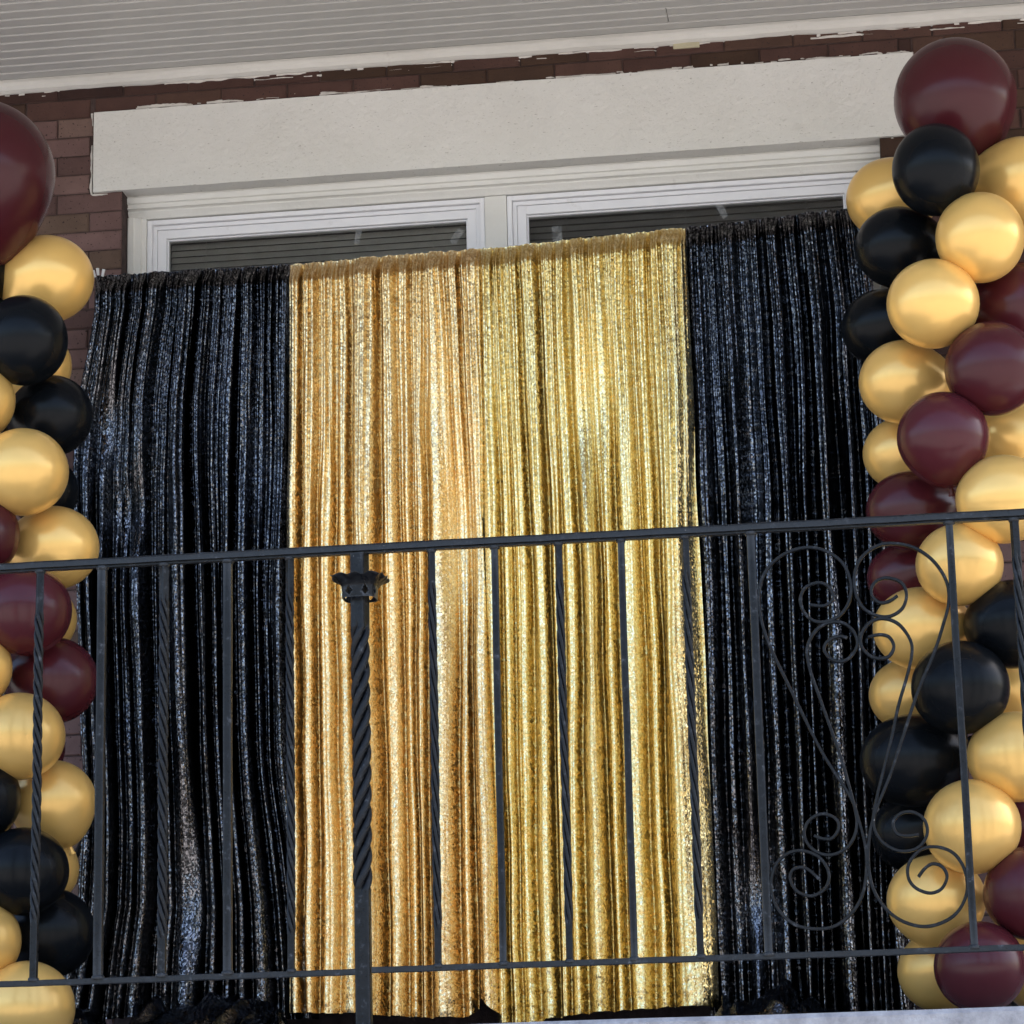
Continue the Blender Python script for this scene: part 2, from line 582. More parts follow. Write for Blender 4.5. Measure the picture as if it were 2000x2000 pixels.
def bead(name, pts, wid, seed, parent, gaps=0.0, thick=0.0035):
    """an uneven smear of old caulk along a line of wall points"""
    k = MB()
    n = 0
    cur = []
    pts = [np.array(p, float) for p in pts]
    seg = np.cumsum([0]+[np.linalg.norm(pts[i+1]-pts[i]) for i in range(len(pts)-1)])
    total = seg[-1]
    N = int(total/0.004)
    for q in range(N+1):
        s = total*q/N
        i = min(np.searchsorted(seg, s, side='right')-1, len(pts)-2)
        t = (s-seg[i])/(seg[i+1]-seg[i])
        p = pts[i]*(1-t)+pts[i+1]*t
        dr = (pts[i+1]-pts[i])/(seg[i+1]-seg[i])
        nr = np.array([-dr[2], 0, dr[0]])
        g = n1(s*7, seed) + 0.6*n1(s*33, seed+1)
        ww = wid*(0.55+0.9*n1(s*12, seed+2)+0.45*n1(s*40, seed+3)+0.2*n1(s*110, seed+5))
        if g < gaps or ww < 0.0015:
            if len(cur) > 2:
                MB().sweep(cur).build(name, CAULK, parent)
            cur = []
            continue
        dz = nr*(0.35*wid*n1(s*21, seed+4))
        a = p+dz-nr*ww*0.3
        b = p+dz+nr*ww
        cur.append([a+np.array([0, 0.004, 0]), a+np.array([0, -thick*0.6, 0]), (a+b)/2+np.array([0, -thick, 0]), b+np.array([0, -thick*0.5, 0]), b+np.array([0, 0.004, 0])])
    if len(cur) > 2:
        MB().sweep(cur).build(name, CAULK, parent)
bead('caulk_bead', [(LX0-0.006, 0, LZ1), (LX0-0.007, 0, LZ0-0.006), (OX0-0.005, 0, LZ0-0.009)][::-1], 0.006, 1.0, lintel, -0.75)
bead('caulk_bead', [(LX0+0.01, 0, LZ1+0.0075), (LX1, 0, LZ1+0.0075)], 0.0085, 2.0, lintel, 0.0)
bead('caulk_bead', [(LX0+0.01, 0, LZ1+0.005), (LX1, 0, LZ1+0.005)], 0.004, 9.0, lintel, 0.05)
bead('caulk_bead', [(LX1-0.11, 0, LZ1+0.004), (LX1+0.004, 0, LZ1+0.004), (LX1+0.006, 0, LZ1-0.05)], 0.02, 3.0, lintel, -0.9)
bead('caulk_bead', [(OX1, 0, LZ0-0.006), (LX1, 0, LZ0-0.006)], 0.009, 4.0, lintel, -0.6)

# ceiling boards with a bead on the outer edge, moulding along the wall
Y_EAVE = -2.0
ceil = MB()
ceil.box(-4.2, 4.2, Y_EAVE+0.02, -0.0005, Z_CEIL+0.016, Z_CEIL+0.20)
ceiling = ceil.build('porch_ceiling', SOFFIT, house)
PB = 0.0605
y = -0.02
k = 0
XJ = atZ(1303, 28, Z_CEIL)[0]
def board(x0, x1, ya, yb):
    b = MB()
    # flat face, then a small round bead at the outer edge
    prof = [(ya, Z_CEIL+0.014), (ya, Z_CEIL+0.0015), (yb+0.013, Z_CEIL), (yb+0.0125, Z_CEIL+0.003), (yb+0.0100, Z_CEIL-0.0014), (yb+0.0075, Z_CEIL-0.0024), (yb+0.0050, Z_CEIL-0.0020), (yb+0.002, Z_CEIL-0.0005), (yb+0.0015, Z_CEIL+0.014)]
    b.sweep([[(x0, p, q) for p, q in prof], [(x1, p, q) for p, q in prof]])
    b.build('board', SOFFIT, ceiling)
while y > Y_EAVE+0.09:
    if k in (1, 2):
        board(-4.2, XJ-0.0012, y, y-PB)
        board(XJ+0.0012, 4.2, y, y-PB)
    elif k % 5 == 3:
        xx = random.uniform(-4, 4) if abs(y) > 0.75 else 2.4
        board(-4.2, xx-0.0008, y, y-PB)
        board(xx+0.0008, 4.2, y, y-PB)
    else:
        board(-4.2, 4.2, y, y-PB)
    y -= PB
    k += 1
fa = MB()
fa.box(-4.2, 4.2, Y_EAVE-0.03, Y_EAVE+0.019, Z_CEIL-0.15, Z_CEIL+0.24, 0.004)
fa.build('fascia', MOULD, house)
rf = MB()
rf.box(-4.3, 4.3, Y_EAVE-0.08, 0.0, Z_CEIL+0.26, Z_CEIL+0.34)
rf.build('porch_roof', ROOFM, house)
mo = MB()
rings = []
for x in np.linspace(-4.2, 4.2, 240):
    e = 0.0035*n1(x*6, 11)+0.002*n1(x*37, 12)
    zt, zb = Z_CEIL-0.0005, Z_CEIL-0.042+e
    prof = [(0.004, zb-0.002), (-0.008, zb), (-0.020, zb+0.007), (-0.028, zb+0.018), (-0.030, zb+0.030), (-0.026, zt), (0.004, zt)]
    rings.append([(x, p, q) for p, q in prof])
mo.sweep(rings)
mo.build('ceiling_moulding', MOULD, house)
bead('paint_smear', [(-1.9, 0, Z_CEIL-0.046), (1.95, 0, Z_CEIL-0.046)], 0.012, 21.0, wall, -0.02, 0.0025)
bead('paint_smear', [(-1.9, 0, Z_CEIL-0.058), (1.95, 0, Z_CEIL-0.058)], 0.006, 25.0, wall, 0.15, 0.002)
a, b2 = at(1315, 96, 0), at(1366, 79, 0)
p = MB()
p.box(a[0], b2[0], -0.007, 0.003, (a[2]+b2[2])/2-0.013, (a[2]+b2[2])/2+0.013, 0.003)
p.build('filler_patch', PATCH, wall)

# window casing and the two windows
casing = empty('window_casing', (0, 0, 0))
casing.parent = house
casing.matrix_parent_inverse = Matrix.Translation(-parent_world(house))
def zz(px, py, Y):
    return at(px, py, Y)[2]
WX0, WX1 = OX0+0.002, OX1-0.001
def hbox(name, Yf, yback, py_top, py_bot, mt, par, ch=0.003, x0=None, x1=None):
    b = MB()
    b.box(WX0 if x0 is None else x0, WX1 if x1 is None else x1, Yf, yback, zz(1012, py_bot, Yf), zz(1012, py_top, Yf), ch)
    return b.build(name, mt, par)
# stepped head moulding
head = MB()
def head_prof(x):
    e = 0.0012*n1(x*14, 31)
    P = []
    z0 = LZ0+0.001
    za, zb, zc, zd = zz(1012, 349, .066), zz(1012, 353, .06), zz(1012, 363, .072), zz(1012, 378, .080)
    P = [(0.17, z0), (0.060, z0), (0.056, zz(1012, 338, .056)), (0.052+e, (za+LZ0)/2+0.006), (0.055+e, za+0.003), (0.064, za), (0.064, zb+0.001), (0.058+e, zb-0.001), (0.058, zb-0.006), (0.070, zb-0.009), (0.072+e, zc+0.002), (0.066, zc), (0.066+e, zc-0.004), (0.074, zd+0.010), (0.080+e, zd), (0.17, zd)]
    return P
rings = [[(x, p, q) for p, q in head_prof(x)] for x in np.linspace(WX0, WX1, 150)]
head.sweep(rings)
head.build('head_moulding', CASING, casing)
ZH = zz(1012, 378, .080)
jw = at(284, 450, .07)[0]
def jamb_pieces(x0, s, wid):
    b = MB()
    prof = [(0, 0.17), (0, 0.060), (0.004, 0.056), (wid*0.35, 0.057), (wid*0.42, 0.064), (wid*0.72, 0.068), (wid*0.80, 0.078), (wid, 0.080), (wid, 0.17)]
    rings = []
    for z in np.linspace(OZ0, ZH-0.0005, 60):
        e = 0.0012*n1(z*15, 41+s)
        ring = [(x0+s*(px+ (e if i not in (0, 8) else 0)), py, z) for i, (px, py) in enumerate(prof)]
        rings.append(ring if s > 0 else ring[::-1])
    b.sweep(rings)
    b.build('jamb', CASING, casing)
jamb_pieces(WX0, 1, jw-WX0)
jamb_pieces(WX1, -1, jw-WX0)
mx0, mx1 = at(947, 440, .085)[0], at(990, 440, .085)[0]
b = MB()
b.box(mx0, mx1, 0.085, 0.17, OZ0, ZH-0.0008, 0.002)
b.build('mullion', CASING, casing)
b = MB()
b.box(WX0, WX1, 0.03, 0.2, OZ0-0.05, OZ0-0.0005, 0.004)
b.build('sill', CASING, casing)

def window(x0, x1, label_dark):
    wdw = empty('window', ((x0+x1)/2, 0.1, OZ0))
    wdw.parent = house
    wdw.matrix_parent_inverse = Matrix.Translation(-parent_world(house))
    zt = ZH-0.002
    # outer vinyl frame (two steps), then the sash
    def ring(name, i0, i1, ya, yb, ch=0.002, top0=None):
        MB().box(x0+i0, x0+i1, ya, yb, OZ0, zt-i0, ch).build(name+'_stile', VINYL, wdw)
        MB().box(x1-i1, x1-i0, ya, yb, OZ0, zt-i0, ch).build(name+'_stile', VINYL, wdw)
        MB().box(x0+i1-0.0005, x1-i1+0.0005, ya+0.0004, yb, zt-i1, zt-i0-0.0004, ch).build(name+'_head', VINYL, wdw)
        MB().box(x0+i1-0.0005, x1-i1+0.0005, ya+0.0004, yb, OZ0+0.0, OZ0+i1-i0, ch).build(name+'_sill', VINYL, wdw)
    ring('frame', 0.0, 0.016, 0.090, 0.16)
    ring('track', 0.0165, 0.030, 0.104, 0.158)
    ring('sash', 0.0305, 0.060, 0.111, 0.156)
    ring('glazing_bead', 0.0605, 0.066, 0.122, 0.150, 0.001)
    g_ = MB()
    g_.box(x0+0.0605, x1-0.0605, 0.132, 0.136, OZ0+0.02, zt-0.0605)
    g_.build('pane', GLASS, wdw)
    return x0+0.062, x1-0.062, zt-0.062
wl = window(jw+0.001, mx0-0.001, '')
wr = window(mx1+0.001, WX1-(jw-WX0)-0.001, '')
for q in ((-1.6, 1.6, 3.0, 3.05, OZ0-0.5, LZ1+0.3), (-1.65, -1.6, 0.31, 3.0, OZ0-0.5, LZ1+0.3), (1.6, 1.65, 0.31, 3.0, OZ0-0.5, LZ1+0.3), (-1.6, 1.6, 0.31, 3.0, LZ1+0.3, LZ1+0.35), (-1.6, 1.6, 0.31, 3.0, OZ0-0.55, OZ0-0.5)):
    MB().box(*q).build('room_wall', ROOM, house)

def blind(x0, x1, ztop, tilt, label, drop, m_):
    t = empty('venetian_blind', ((x0+x1)/2, 0.2, ztop))
    tag(t, label, 'blind', 'venetian blinds inside the two windows')
    h = MB()
    YB = 0.176
    h.box(x0-0.01, x1+0.01, YB-0.013, YB+0.013, ztop-0.012, ztop+0.012, 0.002)
    h.build('headrail', m_, t)
    z = ztop-0.03
    i = 0
    while z > ztop-drop:
        s = MB()
        hw = 0.0125
        c, sn = math.cos(tilt)*hw, math.sin(tilt)*hw
        sag = 0.001
        up, lo = [], []
        for q in (-1, -0.5, 0, 0.5, 1):
            up.append((YB+q*c, z+q*sn+0.0018*(1-q*q)))
        ring = up+[(yy, zq-0.0007) for yy, zq in reversed(up)]
        s.sweep([[(x0, a_, b_) for a_, b_ in ring], [((x0+x1)/2, a_, b_-sag) for a_, b_ in ring], [(x1, a_, b_) for a_, b_ in ring]])
        s.build('slat', m_, t)
        z -= 0.0225
        i += 1
    for f in (0.12, 0.5, 0.88):
        xx = x0+(x1-x0)*f
        cds = MB()
        cds.tube((xx, YB-0.014, ztop), (xx, YB-0.014, ztop-drop), 0.0012, n=6)
        cds.build('cord', m_, t)
BLIND2 = m_plain('shaded_blind_slat', (0.20, 0.20, 0.20), 0.5)  # same kind of slat, with shade put into a darker colour
blind(wl[0], wl[1], wl[2]+0.02, math.radians(64), 'grey venetian blind behind the glass of the left window', 0.55, BLIND)
blind(wr[0], wr[1], wr[2]+0.02, math.radians(60), 'venetian blind toned darker as if shaded behind the glass of the right window', 0.55, BLIND2)

def tape(px, py, w, h, rot, label):
    c = at(px, py, 0.1305)
    t = MB()
    q = []
    ca, sa = math.cos(rot), math.sin(rot)
    n = 6
    for i in range(n+1):
        for s in (-1, 1):
            u, v = s*w/2*(1+0.15*n1(i*1.7, px)), (i/n-0.5)*h
            q.append((c[0]+u*ca-v*sa, 0.1308+0.0006*math.sin(i*1.3+s), c[2]+u*sa+v*ca))
    f = [(2*i, 2*i+1, 2*i+3, 2*i+2) for i in range(n)]
    t.add(q, f)
    tag(t.build('tape_strip', TAPE), label, 'tape', 'tape strips stuck on the window panes')
tape(699, 462, 0.020, 0.050, -0.2, 'clear tape strip near the middle of the left window pane')
tape(892, 462, 0.024, 0.055, -0.6, 'crumpled clear tape strip at the right end of the left pane')
tape(1088, 457, 0.032, 0.055, 0.05, 'wide clear tape strip at the left end of the right pane')
tape(1409, 410, 0.022, 0.06, 0.45, 'slanting clear tape strip on the right pane above the black curtain')

# ------------------------------------------------------------------ backdrop stand
YC = -0.24
stand = empty('backdrop_stand', (at(190, 1900, YC+0.04)[0], YC+0.04, Z_DECK))
tag(stand, 'thin backdrop stand carrying the sequin curtains in front of the window', 'backdrop stand')
TOP = [(186, 541), (380, 529), (567, 519), (760, 501), (950, 487), (1150, 466), (1338, 447), (1500, 428), (1672, 407)]
def top_y(px):
    return float(np.interp(px, [a for a, _ in TOP], [b for _, b in TOP]))
cb = MB()
rp = [Vector(at(x, y+14, YC+0.035)) for x, y in TOP]
rings = []
for p_ in rp:
    rings.append([p_+Vector((0, math.cos(t)*0.010, math.sin(t)*0.010)) for t in np.linspace(0, 2*math.pi, 10, endpoint=False)])
cb.sweep(rings)
cb.build('crossbar', BLACKM, stand, True)
for px, py in ((188, 545), (1676, 412)):
    u = MB()
    t_ = at(px, py+8, YC+0.03)
    u.tube((t_[0], YC+0.06, Z_DECK+0.02), (t_[0], YC+0.06, t_[2]), 0.012)
    u.build('upright', STEEL if px < 900 else BLACKM, stand, True)
    for ang in (math.radians(183), math.radians(-8), math.radians(80)):
        l = MB()
        top = Vector((t_[0], YC+0.06, Z_DECK+0.72))
        rad = 0.36 if ang != math.radians(80) else 0.10
        bot = Vector((t_[0]+math.cos(ang)*rad, YC+0.06+math.sin(ang)*rad, Z_DECK+0.012))
        l.tube(top, bot, 0.010)
        l.build('leg', BLACKM, stand, True)
ct = at(196, 535, YC)
tie = MB()
for i, (dx, dz, a_) in enumerate(((-0.014, -0.002, 0.5), (-0.004, 0.004, 0.1), (0.010, -0.001, -0.5))):
    p0 = Vector((ct[0]+dx, YC-0.012, ct[2]+dz-0.012))
    tie = MB()
    tie.tube(p0, p0+Vector((math.sin(a_)*-0.012, -0.004, 0.022)), 0.0045, 0.0055, 8)
    tie.build('white_tie', STEEL, stand)

# ------------------------------------------------------------------ sequin curtains
def smooth(x, a, b):
    t = np.clip((x-a)/(b-a), 0, 1)
    return t*t*(3-2*t)

def np_noise(x, y, seed):
    """cheap smooth 2D value noise, vectorised"""
    rg = np.random.default_rng(seed)
    T = rg.random((64, 64))*2-1
    xi, yi = np.floor(x).astype(int), np.floor(y).astype(int)
    fx, fy = x-xi, y-yi
    fx, fy = fx*fx*(3-2*fx), fy*fy*(3-2*fy)
    g_ = lambda i, j: T[i % 64, j % 64]
    return (g_(xi, yi)*(1-fx)+g_(xi+1, yi)*fx)*(1-fy)+(g_(xi, yi+1)*(1-fx)+g_(xi+1, yi+1)*fx)*fy

def pleat_height(s, creases, sharp):
    """crest profile between creases (sorted); returns 0..1 height and the pleat width at s"""
    cr = np.asarray(creases, float)
    i = np.clip(np.searchsorted(cr, s, side='right')-1, 0, len(cr)-2)
    wd = cr[i+1]-cr[i]
    t = np.clip((s-cr[i])/wd, 0, 1)
    return np.abs(np.sin(math.pi*t))**sharp, wd, i

def curtain(name, parent_label, material, xl, xr, yb, creases, seed, nu=560, nv=230, Yoff=0.0, amp=(0.010, 0.026), fan=0.0, flat=None, ytop=0.0, ragged=0.002, sharp=0.7):
    """xl, xr: edges [(py, px)]; yb: hem [(px, py)]; creases: px positions of the valleys in the lower half"""
    rg = np.random.default_rng(seed)
    u = np.linspace(0, 1, nu)
    v = np.linspace(0, 1, nv)
    U, V = np.meshgrid(u, v)
    py_mid = 500 + V*1470
    XLm = np.interp(py_mid, [a for a, _ in xl], [b for _, b in xl])
    XRm = np.interp(py_mid, [a for a, _ in xr], [b for _, b in xr])
    ref0, ref1 = creases[0], creases[-1]
    Sref = ref0 + U*(ref1-ref0)                      # px position in the lower-half reference
    wander = 7.0*np_noise(V*2.2+3, Sref/60.0, seed) * smooth(V, 0.0, 0.4)
    PX = XLm + (XRm-XLm)*U
    PX = PX + fan*(Sref-(ref0+ref1)/2+20)*smooth(V, 0.62, 1.0)
    TY = np.interp(PX, [a for a, _ in TOP], [b for _, b in TOP]) + ytop
    BY = np.interp(Sref, [a for a, _ in yb], [b for _, b in yb])
    PY = TY + (BY-TY)*V
    # rays to plane
    Yp = YC + Yoff
    dx = (PX-1000)/FPX
    dy = (PY-1000)/FPX
    D = [Fw[i]+Rt[i]*dx-Up[i]*dy for i in range(3)]
    t = (Yp-CAM[1])/D[1]
    X = CAM[0]+D[0]*t
    Z = CAM[2]+D[2]*t
    # broad pleats
    h, wd, idx = pleat_height(Sref+wander, creases, sharp)
    pa = rg.uniform(0.65, 1.25, len(creases))[idx]
    A = (amp[0]+(amp[1]-amp[0])*smooth(V, 0.05, 0.40))*pa*np.clip(wd/36.0, 0.45, 1.5)
    # smaller pleats riding on them, strong in the gathers near the rod
    fine = [ref0]
    while fine[-1] < ref1:
        fine.append(fine[-1]+rg.uniform(6.5, 15))
    hf, wf, fi = pleat_height(Sref+wander*0.4+3*np_noise(V*7, Sref/25, seed+5), fine, 0.8)
    fa_ = rg.uniform(0.3, 1.3, len(fine))[fi]
    fade = 0.0135*np.exp(-V/0.10)+0.0040*np.exp(-V/0.4)+0.0012
    mid = [ref0]
    while mid[-1] < ref1:
        mid.append(mid[-1]+rg.uniform(14, 30))
    hm, wm, mi = pleat_height(Sref+wander*1.5, mid, 0.8)
    Am = 0.012*np.exp(-((V-0.18)/0.26)**2)+0.004
    if flat is not None:
        for (fx, fy, rx, ry, k) in flat:
            msk = np.exp(-((PX-fx)/rx)**2-((PY-fy)/ry)**2)
            A = A*(1-k*msk)
            Am = Am*(1-k*msk)
            fade = fade*(1-k*msk)
    Yd = -(A*h + fade*fa_*hf + Am*hm)*(0.24+0.76*smooth(V, 0.003, 0.026))
    # crush at the rod pocket, slow sway of the whole cloth
    Yd = Yd + 0.012*np_noise(V*2.5+9, Sref/130.0, seed+2)*smooth(V, 0.03, 0.3)
    crk = smooth(V, 0.80, 1.0)
    Yd = Yd + 0.0018*crk*np_noise(PX/18.0, PY/10.0, seed+9)
    # crest overhang: pleats lean a little sideways
    X = X + 0.006*np.sin(Sref/17.0+rg.uniform(0, 6))*smooth(V, 0.1, 0.6) + 0.004*np_noise(V*9, Sref/30, seed+4)
    Z = Z + ragged*np_noise(Sref/5.0, V*0, seed+3)*(smooth(1-V, 0.97, 1.0)) + 0.0015*np_noise(Sref/9.0, V*0+5, seed+6)*smooth(V, 0.97, 1.0)
    Yv = Yp + Yd
    verts = np.stack([X, Yv, Z], -1).reshape(-1, 3)
    ii, jj = np.meshgrid(np.arange(nu-1), np.arange(nv-1))
    a = (jj*nu+ii).reshape(-1)
    faces = np.stack([a, a+nu, a+nu+1, a+1], -1)
    me = bpy.data.meshes.new(name)
    me.vertices.add(len(verts))
    me.vertices.foreach_set('co', verts.astype(np.float32).reshape(-1))
    me.loops.add(len(faces)*4)
    me.loops.foreach_set('vertex_index', faces.astype(np.int32).reshape(-1))
    me.polygons.add(len(faces))
    me.polygons.foreach_set('loop_start', np.arange(0, len(faces)*4, 4, dtype=np.int32))
    me.polygons.foreach_set('loop_total', np.full(len(faces), 4, dtype=np.int32))
    me.polygons.foreach_set('use_smooth', np.ones(len(faces), dtype=bool))
    # cloth coordinates: arc length across, drop down (metres)
    seg = np.sqrt(np.diff(X, axis=1)**2+np.diff(Yv, axis=1)**2)
    arc = np.concatenate([np.zeros((nv, 1)), np.cumsum(seg, 1)], 1)
    arc = arc[nv//2][None, :].repeat(nv, 0)
    uvv = np.stack([arc, Z], -1).reshape(-1, 2)
    lay = me.uv_layers.new(name='cloth')
    lay.data.foreach_set('uv', uvv[faces.reshape(-1)].astype(np.float32).reshape(-1))
    me.update(calc_edges=True)
    me.validate()
    me.materials.append(material)
    o = bpy.data.objects.new(name, me)
    COL.objects.link(o)
    return o

def rand_creases(x0, x1, lo, hi, seed):
    rg = np.random.default_rng(seed)
    c = [x0]
    while c[-1] < x1-lo:
        c.append(c[-1]+rg.uniform(lo, hi))
    c[-1] = x1
    return c

def cloth_root(name, px, label, group):
    t = empty(name, Vector((at(px, 1960, YC)[0], YC, Z_DECK)))
    return tag(t, label, 'curtain', group)

def add_part(o, root, nm):
    o.name = nm
    o.parent = root
    o.matrix_parent_inverse = Matrix.Translation(-root.location)

def heap(name, x0, x1, yf, yb, hmax, seed, material, root, px_mode=True):
    """cloth lying crumpled on the floor"""
    nu_, nv_ = 260, 60
    U, V = np.meshgrid(np.linspace(0, 1, nu_), np.linspace(0, 1, nv_))
    X = x0+(x1-x0)*U + 0.012*np_noise(U*30, V*6, seed)
    Y = yb+(yf-yb)*V + 0.012*np_noise(U*20, V*7, seed+1) + 0.04*np_noise(U*9, V*0+2, seed+7)*V
    prof = np.sin(np.clip(V*1.12, 0, 1)*math.pi)**0.6*0.85 + 0.75*(1-V)**1.5
    ridg = 1-np.abs(np_noise(U*10+1.2*np_noise(U*5, V*3, seed+5), V*1.6+U*6, seed+2))*1.5
    r2 = 1-np.abs(np_noise(U*38, V*6+U*9, seed+3))*1.6
    env = (0.55+0.5*np_noise(U*6, V*0, seed+4))*smooth(U, 0, 0.06)*smooth(1-U, 0, 0.06)
    Z = Z_DECK+0.003+hmax*np.clip(prof*env*(0.62+0.38*ridg+0.05*r2), 0, 2)*smooth(1-V, 0, 0.08)
    verts = np.stack([X, Y, Z], -1).reshape(-1, 3)
    ii, jj = np.meshgrid(np.arange(nu_-1), np.arange(nv_-1))
    a = (jj*nu_+ii).reshape(-1)
    faces = np.stack([a, a+nu_, a+nu_+1, a+1], -1)
    o = obj(name, verts, [tuple(map(int, f)) for f in faces], material, None, True)
    lay = o.data.uv_layers.new(name='cloth')
    uvv = np.stack([X*1.2, Y*1.5+Z], -1).reshape(-1, 2)
    lay.data.foreach_set('uv', uvv[faces.reshape(-1)].astype(np.float32).reshape(-1))
    o.parent = root
    o.matrix_parent_inverse = Matrix.Translation(-root.location)
    return o

G = 'sequin curtains hanging from the stand'
cl = cloth_root('sequin_curtain', 360, 'black sequin curtain at the far left beside the balloon column, hem pooled on the floor', G)
o = curtain('cloth', '', SEQ_K, [(500, 188), (570, 186), (760, 150), (900, 143), (1150, 148), (1400, 158), (1600, 172), (1750, 178), (1970, 150)], [(500, 572), (1970, 580)],
            [(150, 1990), (600, 1992)], rand_creases(150, 580, 13, 46, 11), 11, nu=700, Yoff=0.012, fan=0.20, amp=(0.038, 0.060), sharp=0.9,
            flat=[(215, 830, 40, 110, 0.85), (245, 1000, 45, 90, 0.9), (520, 900, 40, 150, 0.6), (380, 1750, 30, 180, 0.7)])
add_part(o, cl, 'cloth')
heap('pooled_hem', at(70, 1985, -.35)[0], at(592, 1985, -.35)[0], -0.66, -0.20, 0.165, 5, SEQ_K, cl)

c2 = cloth_root('sequin_curtain', 760, 'orange toned gold sequin curtain, the left of the two gold ones, hem corner turned up', G)
o = curtain('cloth', '', SEQ_GL, [(500, 566), (1970, 564)], [(500, 945), (900, 960), (1970, 988)],
            [(566, 1980), (694, 1980), (729, 1985), (860, 1990), (900, 1988), (920, 1976), (930, 1952), (942, 1960), (968, 1980)],
            [566, 594, 629, 665, 697, 757, 790, 818, 848, 893, 922, 972], 23, nu=620, Yoff=-0.052, amp=(0.040, 0.062), sharp=0.8,
            flat=[(900, 1050, 45, 200, 0.7), (780, 1500, 30, 300, 0.3), (860, 800, 30, 150, 0.3)])
add_part(o, c2, 'cloth')
c3 = cloth_root('sequin_curtain', 1170, 'yellow gold sequin curtain, the right of the two gold ones', G)
o = curtain('cloth', '', SEQ_GR, [(500, 934), (900, 946), (1970, 970)], [(500, 1340), (1050, 1362), (1500, 1380), (1970, 1403)],
            [(966, 1999), (1055, 2000), (1066, 1992), (1164, 1979), (1215, 1976), (1304, 1969), (1403, 1968)],
            [970, 1000, 1024, 1055, 1095, 1125, 1155, 1195, 1237, 1283, 1322, 1403], 37, nu=640, Yoff=-0.066, amp=(0.040, 0.062), sharp=0.8,
            flat=[(1150, 820, 50, 150, 0.6), (1370, 1500, 30, 400, 0.4)])
add_part(o, c3, 'cloth')
c4 = cloth_root('sequin_curtain', 1540, 'black sequin curtain between the yellow gold curtain and the right balloon column', G)
o = curtain('cloth', '', SEQ_K, [(500, 1326), (1050, 1348), (1500, 1366), (1970, 1388)], [(400, 1672), (520, 1690), (700, 1715), (1200, 1745), (1600, 1762), (1970, 1785)],
            [(1388, 1992), (1785, 1990)], rand_creases(1388, 1785, 13, 48, 53), 53, nu=680, Yoff=0.012, fan=0.0, amp=(0.038, 0.060), sharp=0.9,
            flat=[(1470, 1000, 18, 300, 0.7), (1475, 1750, 50, 160, 0.85), (1640, 950, 16, 200, 0.5)])
add_part(o, c4, 'cloth')
heap('pooled_hem', at(1392, 1985, -.35)[0], at(1840, 1985, -.35)[0], -0.62, -0.20, 0.15, 19, SEQ_K, c4)

# ------------------------------------------------------------------ balloon columns
RIGHT = [
    (1866,196,117,120,'u',-0.65), (1828,332,84,90,'k',-0.85), (1742,388,88,80,'g',-0.45), (1992,355,84,87,'g',-0.65),
    (1914,464,85.5,88,'g',-0.85), (1755,483,84,79,'k',-0.65), (1822.6,593.5,89.5,87,'g',-0.85), (1728,640,84,76,'k',-0.45),
    (1990,600,88,88,'u',-0.65), (1765,746,86.5,81.5,'g',-0.65), (1938,720,92,92,'u',-0.85), (1766,886,80,72,'g',-0.45),
    (1842,855,89,89.5,'u',-0.85), (1995,865,88,86,'g',-0.45), (1779,997,86.5,78,'u',-0.65), (1960,975,93,86,'g',-0.844),
    (1874,1103,84.5,80,'g',-0.8), (1772,1128,78,68,'u',-0.45), (1798,1227,92,80,'g',-0.65), (1978,1219,91,86,'k',-0.767),
    (1876,1343,95,91,'k',-0.834), (1775,1357,77,70,'g',-0.45), (1985,1350,82,80,'g',-0.45), (1785,1485,104,90,'k',-0.65),
    (1984,1478,93,87,'g',-0.806), (1898.6,1614.6,93.6,91,'g',-0.829), (1783,1627,80,75,'k',-0.45), (1829,1759,95,88,'g',-0.65),
    (2012,1745,89,90,'u',-0.811), (1914,1889,88,87,'u',-0.85), (1838,1897,83,78,'g',-0.45), (2005,1612,80,80,'u',-0.45), (2040,1895,85,83,'g',-0.45)]
LEFT = [
    (-45,345,149,149,'u',-0.813), (90,545,92,85,'g',-0.633), (-55,532,74,76,'k',-0.704), (47,665,84,88,'k',-0.85),
    (70,715,69,70,'g',-0.45), (-55,783,84,82,'g',-0.85), (100,812,81,79,'k',-0.65), (45,922,88,85,'g',-0.85),
    (85,960,68,68,'k',-0.45), (105,1070,88,81,'g',-0.65), (-45,1045,83,82,'u',-0.85), (50,1193,89,87,'u',-0.842),
    (80,1210,69,68,'g',-0.45), (103,1329,88,84,'u',-0.65), (-60,1305,83,82,'g',-0.858), (38,1438,88,84,'g',-0.845),
    (58,1462,68,68,'u',-0.45), (103,1567,84,81,'g',-0.65), (-45,1560,85,84,'k',-0.855), (45,1702,88,84,'k',-0.841),
    (85,1698,68,68,'g',-0.45), (-45,1838,85,83,'g',-0.859), (97,1822,87,86,'k',-0.65), (52,1970,92,90,'g',-0.85)]
BM = {'g': ('gold_balloon', GOLDB, 'pearl gold balloon'), 'u': ('burgundy_balloon', BURGB, 'burgundy balloon'), 'k': ('black_balloon', BLACKB, 'black balloon')}

